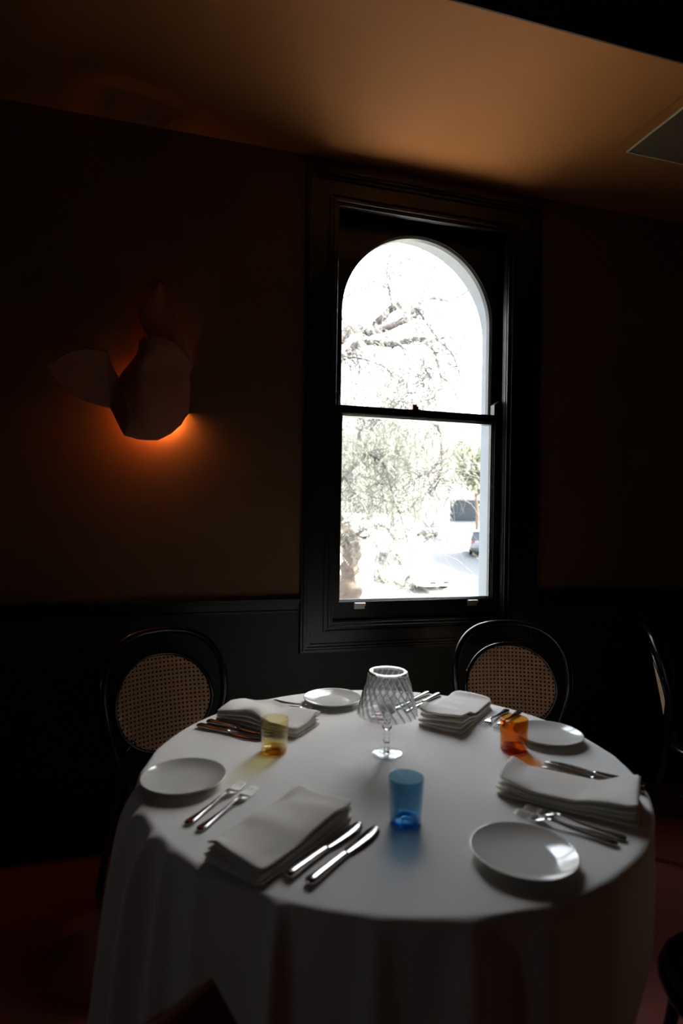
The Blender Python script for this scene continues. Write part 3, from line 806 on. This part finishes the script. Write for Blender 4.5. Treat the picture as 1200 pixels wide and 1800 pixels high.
r2b = quad_strip('road', [(12.35, 21.9), (12.6, 27.2), (16, 30)], [(30, 12), (30, 16), (22, 24)], M['asphalt'], -.062, .1); struct(r2b)
struct(quad_strip('footpath', [(10.2, 22.5), (11.2, 27.6), (14.0, 36.6), (19.0, 47.6), (25.4, 58.7)], [(12.3, 22.0), (12.5, 27.2), (15.4, 36), (20.4, 47), (26.9, 58)], M['pave'], .03, .16))
struct(quad_strip('footpath', [(18.6, 33.6), (22.9, 45.4), (26.9, 52.8), (31.6, 59.8)], [(24.5, 31.0), (28.6, 43), (32.3, 51), (36, 57)], M['grassy'], .03, .16))

def house(name, label, x0, x1, y0, y1, h, wins, door=None, roofh=1.6):
    t = thing(name, label, 'building', ((x0+x1)/2, (y0+y1)/2, gz(0, y0)-.15))
    ox, oy, oz = t.location
    def L(a, b_, m, nm, par=t): return MB().box((a[0]-ox, a[1]-oy, a[2]), (b_[0]-ox, b_[1]-oy, b_[2])).build(nm, m, par)
    L((x0, y0, -.2), (x1, y1, h), M['house'], 'wall')
    b = MB(); e = .4
    vs = [(x0-e-ox, y0-e-oy, h), (x1+e-ox, y0-e-oy, h), (x1+e-ox, y1+e-oy, h), (x0-e-ox, y1+e-oy, h), (x0+1-ox, (y0+y1)/2-oy, h+roofh), (x1-1-ox, (y0+y1)/2-oy, h+roofh)]
    b.add(vs, [(0, 1, 5, 4), (1, 2, 5), (2, 3, 4, 5), (3, 0, 4), (0, 3, 2, 1)]); b.build('roof', M['roof'], t)
    for (face, a, z, w_, hh) in wins:
        if face == 'y':
            f = L((a-w_/2-.08, y0-.06, z-.08), (a+w_/2+.08, y0-.001, z+hh+.08), M['house'], 'window'); L((a-w_/2, y0-.075, z), (a+w_/2, y0-.062, z+hh), M['carglass'], 'pane', f)
        else:
            f = L((x0-.06, a-w_/2-.08, z-.08), (x0-.001, a+w_/2+.08, z+hh+.08), M['house'], 'window'); L((x0-.075, a-w_/2, z), (x0-.062, a+w_/2, z+hh), M['carglass'], 'pane', f)
    return t, L
hs, L = house('house', 'pale rendered house with a blue grey garage door at the street end', 33.2, 46, 71.0, 80, 3.4, [('y', 42.5, 1.0, 1.4, 1.3)])
gd = empty('garage_door'); bpy.data.objects.remove(gd)
for k in range(5):
    L((34.75, 70.9, .35+k*.55), (39.6, 70.985, .35+k*.55+.535), M['garage'], 'garage_panel' if k else 'garage_panel')
L((34.5, 70.92, .0), (34.74, 70.99, 3.2), M['facade'], 'post'); L((39.61, 70.92, .0), (39.85, 70.99, 3.2), M['facade'], 'post')
house('added_shade_building', 'unseen tall pale terrace building added on the right to shade the street', 24.8, 34, 12, 37.5, 12.0, [('x', 15+4.2*i, 1.2+3.6*j, 1.2, 1.9) for i in range(5) for j in range(3)])  # unseen block added to throw shade on the road

house('added_sky_blocker', 'unseen pale house added to the left to block the sky on that side', -14, -2.5, 9.5, 22, 8.5, [('y', -11+2.6*i, 1.2+3.4*j, 1.1, 1.8) for i in range(4) for j in range(2)])  # unseen house added to cut skylight reaching the table from the left

# ---- cars (local: front +x, origin on the ground under the middle)
def car(paint, label, loc, rz, L_=4.2, Wd=1.76, H_=1.46, suv=0):
    t = thing('car', label, 'car', loc, rz)
    st = [ # x, zb, zt(shoulder), half width
        (-.50, .32, .62, .40), (-.485, .24, .80, .46), (-.45, .20, .88, .49), (-.36, .18, .92, .50), (-.20, .17, .92, .50), (.05, .17, .90, .50), (.20, .17, .88, .50), (.30, .18, .84, .495), (.42, .20, .76, .475), (.47, .22, .68, .44), (.495, .28, .56, .39), (.50, .34, .50, .36)]
    b = MB(); n = 20; vs = []
    for (x, zb, zt, hw) in st:
        zb *= 1; zt += suv*.10
        for k in range(n):
            a = 2*PI*k/n; ca, sa = math.cos(a), math.sin(a)
            sq = lambda c, p: math.copysign(abs(c)**p, c)
            vs.append((x*L_, sq(ca, .38)*hw*Wd, (zb+zt)/2+(zt-zb)/2*sq(sa, .5)))
    m = len(st); fs = [(i*n+k, i*n+(k+1) % n, (i+1)*n+(k+1) % n, (i+1)*n+k) for i in range(m-1) for k in range(n)] + [tuple(range(n-1, -1, -1)), tuple((m-1)*n+k for k in range(n))]
    b.add(vs, fs, True); b.build('body', paint, t)
    def loft(sts, m_, nm):
        b = MB(); vs = []
        for (x, z0, z1, w0, w1) in sts: vs += [(x*L_, -w0*Wd, z0), (x*L_, -w1*Wd, z1), (x*L_, w1*Wd, z1), (x*L_, w0*Wd, z0)]
        fs = [(i*4+k, i*4+(k+1) % 4, (i+1)*4+(k+1) % 4, (i+1)*4+k) for i in range(len(sts)-1) for k in range(4)] + [(3, 2, 1, 0), tuple(len(vs)-4+k for k in range(4))]
        b.add(vs, fs); return b.build(nm, m_, t, bevel=.02)
    zs_ = .86+suv*.10; zr = H_-.05
    loft([(-.465, zs_-.04, zs_, .44, .43), (-.40, zs_, zr-.08, .455, .37), (-.33, zs_, zr, .46, .365), (.0, zs_, zr, .46, .365), (.08, zs_-.02, zr-.05, .46, .36), (.24, zs_-.06, zs_-.01, .445, .43)], M['carglass'], 'windows')
    loft([(-.41, zr-.07, zr-.045, .372, .35), (-.33, zr-.03, zr+.045, .372, .34), (-.15, zr-.03, zr+.06, .372, .34), (.02, zr-.03, zr+.045, .372, .34), (.09, zr-.085, zr-.055, .37, .35)], paint, 'roof')
    for s in (-1, 1):     # pillars
        for (xa, za, xb_, zb_) in ((.23, zs_-.03, .075, zr-.03), (-.08, zs_-.02, -.09, zr-.01), (-.33, zs_-.02, -.36, zr-.03)):
            MB().tube([(xa*L_, s*.452*Wd, za), (xb_*L_, s*.372*Wd, zb_)], .035, 6).build('pillar', paint, t)
    for sx in (-.305, .315):
        for s in (-1, 1):
            R_ = .325+suv*.03; b = MB()
            prof = [(R_-.13, -.10), (R_-.02, -.105), (R_, -.08), (R_, .08), (R_-.02, .105), (R_-.13, .10)]
            b.lathe(prof, 28, fn=lambda v, a, r, z: Vector((v.x, z, v.y)), closed=True)
            wh = b.build('wheel', M['tyre'], t); wh.location = (sx*L_, s*(.5*Wd-.09), R_)
            b = MB(); b.lathe([(.0001, -.03), (R_-.13, -.06), (R_-.125, .06), (.0001, .05)], 20, fn=lambda v, a, r, z: Vector((v.x, z, v.y)))
            for k in range(5):
                a = 2*PI*k/5; b.tube([(.03*math.cos(a), s*.065, .03*math.sin(a)), ((R_-.13)*math.cos(a), s*.085, (R_-.13)*math.sin(a))], .022, 6)
            b.tube([((R_-.13)*math.cos(2*PI*i/24), s*.09, (R_-.13)*math.sin(2*PI*i/24)) for i in range(24)], .014, 6, closed=True)
            b.build('rim', M['rim'], wh)
    for s in (-1, 1):
        b = MB(); b.lathe([(.0001, -.03), (.10, -.02), (.12, 0), (.10, .02), (.0001, .03)], 16, fn=lambda v, a, r, z: Vector((z*1.2, v.x*1.15, v.y*.6)))
        o = b.build('headlight', M['lens'], t); o.location = (.462*L_, s*.34*Wd, .62+suv*.08)
        b = MB(); b.box((-.02, -.10, -.09), (.02, .10, .09)); o = b.build('tail_light', M['tail'], t, bevel=.01); o.location = (-.487*L_, s*.38*Wd, .74+suv*.1)
        b = MB(); b.lathe([(.0001, -.05), (.06, -.04), (.085, 0), (.06, .04), (.0001, .05)], 12, fn=lambda v, a, r, z: Vector((z, v.x, v.y*.8)))
        o = b.build('mirror', paint, t); o.location = (.17*L_, s*(.5*Wd+.07), zs_+.06)
    MB().box((.478*L_, -.25*Wd, .33), (.503*L_, .25*Wd, .45)).build('grille', M['black'], t, bevel=.01)
    MB().box((.503*L_, -.19, .36), (.508*L_, .19, .44)).build('number_plate', M['plate'], t)
    MB().box((-.512*L_, -.19, .52), (-.505*L_, .19, .62)).build('number_plate', M['plate'], t)
    return t
car(M['car_dark'], 'small dark blue car parked facing the window, far down the street', (22.3, 50.0, gz(0, 50.0)-.02), R(-118), 4.0, 1.75, 1.5)
car(M['car_grey'], 'grey car parked at the right kerb, cut off by the window reveal', (20.25, 36.2, gz(0, 36.2)-.02), R(62), 4.4, 1.84, 1.62, 1)
car(M['car_white'], 'white car parked on the left side of the street under the tree', (10.15, 24.6, gz(0, 24.6)-.08), R(-80), 4.5, 1.80, 1.48)

# ---- trees
def P3(px, py, d):
    """a point seen in this direction from the table, d metres into the street"""
    cx = (px-600)/1050; cy = (900-py)/1050
    yaw = -0.27597; ro = .01675
    x = cx*math.cos(ro)-cy*math.sin(ro); z = cx*math.sin(ro)+cy*math.cos(ro)
    f = Vector((.27248, .96216, 0)); r = Vector((.96216, -.27248, 0))
    t = d/(.96216-.27248*x)
    return CAM + (f + r*x + Vector((0, 0, 1))*z)*t
rt = random.Random(11)
def limb(mb, pts, r0, r1, d0, d1, wob=.04, n=8):
    V = [P3(px, py, d0+(d1-d0)*i/(len(pts)-1)) for i, (px, py) in enumerate(pts)]
    m = (len(V)-1)*8; out = []
    for i in range(m+1):
        p = smooth_poly(V, i/m); r = r0+(r1-r0)*i/m
        p += Vector((rt.uniform(-1, 1), rt.uniform(-1, 1), rt.uniform(-1, 1)))*wob*r*4
        out.append(p)
    mb.tube(out, [max(.004, (r0+(r1-r0)*i/m)*rt.uniform(.85, 1.2)) for i in range(m+1)], n)
    return out
tree = thing('peppercorn_tree', 'large gnarled peppercorn tree with drooping foliage just outside the window', 'tree', (3.0, 10.6, gz(0, 10.6)-.12))
TO = Vector(tree.location)
def tb(mb, name, m_, kind=None):
    mb.v = [tuple(Vector(v)-TO) for v in mb.v]; o = mb.build(name, m_, tree)
    if kind: o['kind'] = kind
    return o
b = MB()
base = P3(612, 1060, 10.6)
trunk = [Vector((base.x-.05, base.y, gz(0, 10.6)-.15)), Vector((base.x, base.y, gz(0, 10.6)+.8)), P3(612, 1055, 10.6), P3(611, 1015, 10.6), P3(618, 980, 10.6), P3(612, 950, 10.7), P3(590, 925, 10.6), P3(560, 850, 10.4), P3(535, 740, 10.2), P3(545, 660, 10.1)]
pth = [smooth_poly(trunk, i/60) for i in range(61)]
vs_ = []
rr = []
for i in range(61):
    t = i/60; rr.append((.34-.10*t)*(1+.12*math.sin(i*1.7))*(.62 if t > .3 else .75))
b.tube(pth, rr, 20)
b.v = [tuple(Vector(v)+Vector((noise.noise(Vector(v)*5), noise.noise(Vector(v)*5+Vector((9,0,0))), .3*noise.noise(Vector(v)*3)))*.09) for v in b.v]
tb(b, 'trunk', M['bark'])
b = MB()
LIMBS = [
 ([(545,680),(580,612),(600,590),(622,576),(648,582),(668,560),(690,540),(712,530)], .10, .055, 10.1, 10.8),
 ([(640,584),(680,574),(708,562),(728,552),(736,540)], .07, .05, 10.2, 10.6),
 ([(560,650),(600,628),(625,606),(650,600),(690,604),(712,598),(738,594),(758,600)], .075, .035, 10.1, 10.5),
 ([(712,560),(740,530),(760,522),(790,526),(815,514),(840,496)], .055, .02, 12.0, 12.6),
 ([(735,545),(742,520),(750,500),(770,470),(790,455)], .03, .008, 12.2, 12.8),
 ([(712,532),(735,545),(752,570),(775,600),(795,622),(806,650),(812,672)], .03, .008, 10.5, 10.2),
 ([(738,596),(760,612),(770,640),(775,660),(790,672),(805,700)], .03, .010, 10.5, 10.0),
 ([(690,540),(684,510),(680,475),(684,450),(690,432)], .02, .008, 10.6, 11),
 ([(684,505),(672,500),(690,480),(720,486)], .012, .005, 10.4, 11),
 ([(600,625),(640,630),(672,642),(690,660),(700,690),(702,702),(718,708),(740,728)], .018, .006, 9.6, 9.4),
 ([(702,702),(690,716),(668,730),(640,742)], .010, .004, 9.4, 9.3),
 ([(758,600),(790,590),(798,606),(788,622)], .014, .005, 10.3, 10),
 ([(758,604),(745,630),(748,650),(760,665),(766,690),(752,710)], .02, .006, 10.2, 9.8),
 ([(752,652),(744,672),(756,700)], .010, .004, 10, 9.8),
 ([(765,745),(774,760),(776,790),(775,830),(772,838),(790,860)], .016, .006, 9.4, 9.2),
 ([(775,828),(750,832),(730,840)], .009, .004, 9.2, 9.1),
 ([(775,838),(764,858),(756,870)], .008, .004, 9.2, 9.1),
 ([(638,788),(655,800),(676,818),(690,870),(704,905),(716,950),(720,980),(710,1030)], .020, .006, 10, 9.6),
 ([(676,818),(672,850),(674,905)], .010, .004, 9.9, 9.7),
 ([(700,795),(718,820),(724,850)], .008, .003, 9.7, 9.6),
 ([(604,835),(620,860),(634,875)], .010, .004, 9.2, 9.1),
 ([(622,940),(650,925),(672,922),(685,934),(692,948)], .014, .005, 10.4, 9.8),
 ([(612,950),(622,938),(640,944),(650,938)], .035, .012, 10.6, 10.2),
 ([(590,530),(640,500),(690,468),(745,438)], .016, .005, 11, 11.6),
 ([(590,570),(630,530),(655,480),(668,440)], .016, .005, 11, 11.4),
 ([(690,450),(760,465),(805,520),(832,600),(846,690)], .016, .005, 12, 11.4),
 ([(770,548),(812,585),(838,640),(850,705)], .014, .005, 11.5, 11),
 ([(700,600),(720,640),(716,680),(730,715)], .014, .005, 10.8, 10.4),
 ([(620,600),(632,650),(622,700),(640,760)], .014, .005, 10.4, 10),
 ([(560,860),(600,842),(640,800),(650,795)], .04, .02, 10.3, 10.0),
]
ends = []
for pts_, r0, r1, d0, d1 in LIMBS:
    o = limb(b, pts_, r0, r1, d0, d1); ends.append((o, r1))
tb(b, 'branches', mat('grey_branch_bark', (.060, .050, .048), .95, noise_scale=14, noise_amt=.4, bump=1, bump_scale=20))
# many fine twigs growing from the limbs
b = MB()
twp = []
for (o, r1) in ends:
    for p in o[::2]:
        for q in range(3):
            d = Vector((rt.uniform(-1, 1), rt.uniform(-.8, .8), rt.uniform(-.6, .7))).normalized()
            L2 = rt.uniform(.3, 1.5); path = [p.copy()]; c = p.copy()
            for k in range(7):
                d = (d + Vector((rt.uniform(-.5, .5), rt.uniform(-.5, .5), rt.uniform(-.55, .25)))).normalized(); c = c + d*L2/6; path.append(c.copy())
            b.tube(path, [.007*(1-k/9) for k in range(8)], 4, cap=False); twp.append(path)
tb(b, 'twigs', M['twig'], 'stuff')
# drooping strands of feather leaves
b = MB(); st_ = MB()
def strand(p, Ls, dens=30, sz=.05):
    d = Vector((rt.uniform(-.4, .4), rt.uniform(-.4, .4), -.5)).normalized(); c = p.copy(); path = [c.copy()]
    nseg = max(4, int(Ls/.12))
    for k in range(nseg):
        d = (d+Vector((rt.uniform(-.18, .18), rt.uniform(-.18, .18), -.22))).normalized(); c = c+d*Ls/nseg; path.append(c.copy())
    st_.tube(path, .003, 3, cap=False)
    for k in range(nseg):
        # one feather leaf per segment: a rachis with paired leaflets
        base_ = path[k]; side = Vector((rt.uniform(-1, 1), rt.uniform(-1, 1), -.5)).normalized()
        for j in range(6):
            q = base_+side*(.03+.030*j)+Vector((0, 0, -.006*j*j*.3))
            perp = side.cross(Vector((0, 0, 1))).normalized()
            for s in (-1, 1):
                e = (perp*s*.8+side*.5+Vector((0, 0, -.35))).normalized()
                w_ = side.cross(e).normalized()*.0 + side*.006
                b.add([q-w_, q+w_, q+w_*.6+e*sz*rt.uniform(.7, 1.2), q-w_*.4+e*sz], [(0, 1, 2, 3)])
for i in range(1900):
    u = rt.random()
    px = 540+ (250*rt.random()**1.1 if u < .72 else 340*rt.random()); py = rt.uniform(470, 985) if u < .8 else rt.uniform(380, 720)
    if py < 610 and rt.random() < .72: continue
    if px > 765 and 820 < py: continue
    if px < 655 and py > 905: continue
    if px > 740 and py > 880: continue
    if px > 720 and py > 930: continue
    p = P3(px, py, rt.uniform(8.8, 12.6)); strand(p, rt.uniform(.5, 1.1))
tb(st_, 'hanging_stems', M['twig'], 'stuff'); tb(b, 'foliage', M['leafA'], 'stuff')

def street_tree(label, x, y, h, cr, m_, nl=5200, ls=.20, cz=None, seed=1, sq=.8, trunk_r=.2):
    r_ = random.Random(seed); z0 = gz(x, y)-.12
    t = thing('street_tree', label, 'tree', (x, y, z0))
    cz = cz or h-cr*sq
    b = MB(); b.tube([(0, 0, 0), (.1, 0, cz*.35), (-.1, .1, cz*.7), (.1, 0, cz)], [trunk_r, trunk_r*.75, trunk_r*.6, trunk_r*.3], 10)
    b.build('trunk', M['bark'], t)
    b = MB()
    for k in range(12):
        a = r_.uniform(0, 2*PI); e = r_.uniform(.1, 1.1); d = Vector((math.cos(a)*math.cos(e), math.sin(a)*math.cos(e), math.sin(e)))
        s = Vector((0, 0, cz*r_.uniform(.5, .95))); b.tube([s, s+d*cr*.4, s+d*cr*.8+Vector((0, 0, -.2))], [trunk_r*.35, trunk_r*.2, .02], 6)
    b.build('branches', M['bark'], t)
    b = MB()
    cl_ = [(Vector((r_.gauss(0, .5), r_.gauss(0, .5), r_.gauss(0, .42)*sq))*cr, r_.uniform(.22, .42)*cr) for _ in range(34)]
    for k in range(nl):
        c_, rr_ = r_.choice(cl_)
        d = Vector((r_.gauss(0, 1), r_.gauss(0, 1), r_.gauss(0, 1))).normalized()*rr_*r_.uniform(.6, 1.05)
        p = c_+d+Vector((0, 0, cz)); a = Vector((r_.uniform(-1, 1), r_.uniform(-1, 1), r_.uniform(-1, .3))).normalized()
        s = a.cross(Vector((r_.uniform(-1, 1), r_.uniform(-1, 1), r_.uniform(-1, 1)))).normalized()
        q = ls*r_.uniform(.6, 1.3)
        b.add([p-s*q*.25, p+a*q*.5-s*q*.3, p+a*q, p+a*q*.5+s*q*.3], [(0, 1, 2, 3)])
    o = b.build('crown', m_, t); o['kind'] = 'stuff'
    return t
street_tree('darker green street tree with a pale leaning trunk beside the right footpath', 25.9, 47.6, 9.2, 3.3, M['leafC'], 7000, .26, cz=6.3, seed=3, sq=.62)
street_tree('broad pale green tree behind the dark blue car', 23.5, 62, 12.5, 6.2, M['leafB'], 9000, .34, cz=7.2, seed=4)
street_tree('tall pale tree filling the view left of the garage', 11.5, 50, 13, 6.2, M['leafB'], 9000, .34, cz=7.0, seed=5)
street_tree('far tree rising above the garage roof', 43, 88, 17, 7.0, M['leafB'], 6500, .5, cz=10.5, seed=6)
street_tree('far pale tree at the left of the view behind the peppercorn trunk', 3, 34, 11, 5.4, M['leafB'], 8000, .30, cz=5.2, seed=8)
street_tree('far tree between the broad tree and the garage', 27, 80, 14, 6.0, M['leafB'], 5000, .5, cz=8, seed=9)
# overhead wires
b = MB()
for (a_, c_) in ((P3(560, 762, 30), P3(925, 820, 34)), (P3(560, 781, 30), P3(925, 812, 34))):
    b.tube([a_.lerp(c_, i/20)+Vector((0, 0, -.35*math.sin(PI*i/20))) for i in range(21)], .012, 5)
wv = thing('overhead_wires', '', 'wire', (P3(925, 816, 34).x, P3(925, 816, 34).y, gz(0, P3(925, 816, 34).y)-.1)); wo = Vector(wv.location)
b.v = [tuple(Vector(v)-wo) for v in b.v]; b.build('wire', M['black'], wv)['kind'] = 'stuff'
for q_ in (P3(925, 816, 34), P3(560, 772, 30)):
    MB().tube([(q_.x-wo.x, q_.y-wo.y, 0), (q_.x-wo.x, q_.y-wo.y, q_.z-wo.z+.8)], .12, 10).build('pole', M['bark'], wv)
tag(wv, 'two thin overhead wires crossing the street behind the peppercorn tree', 'wire')
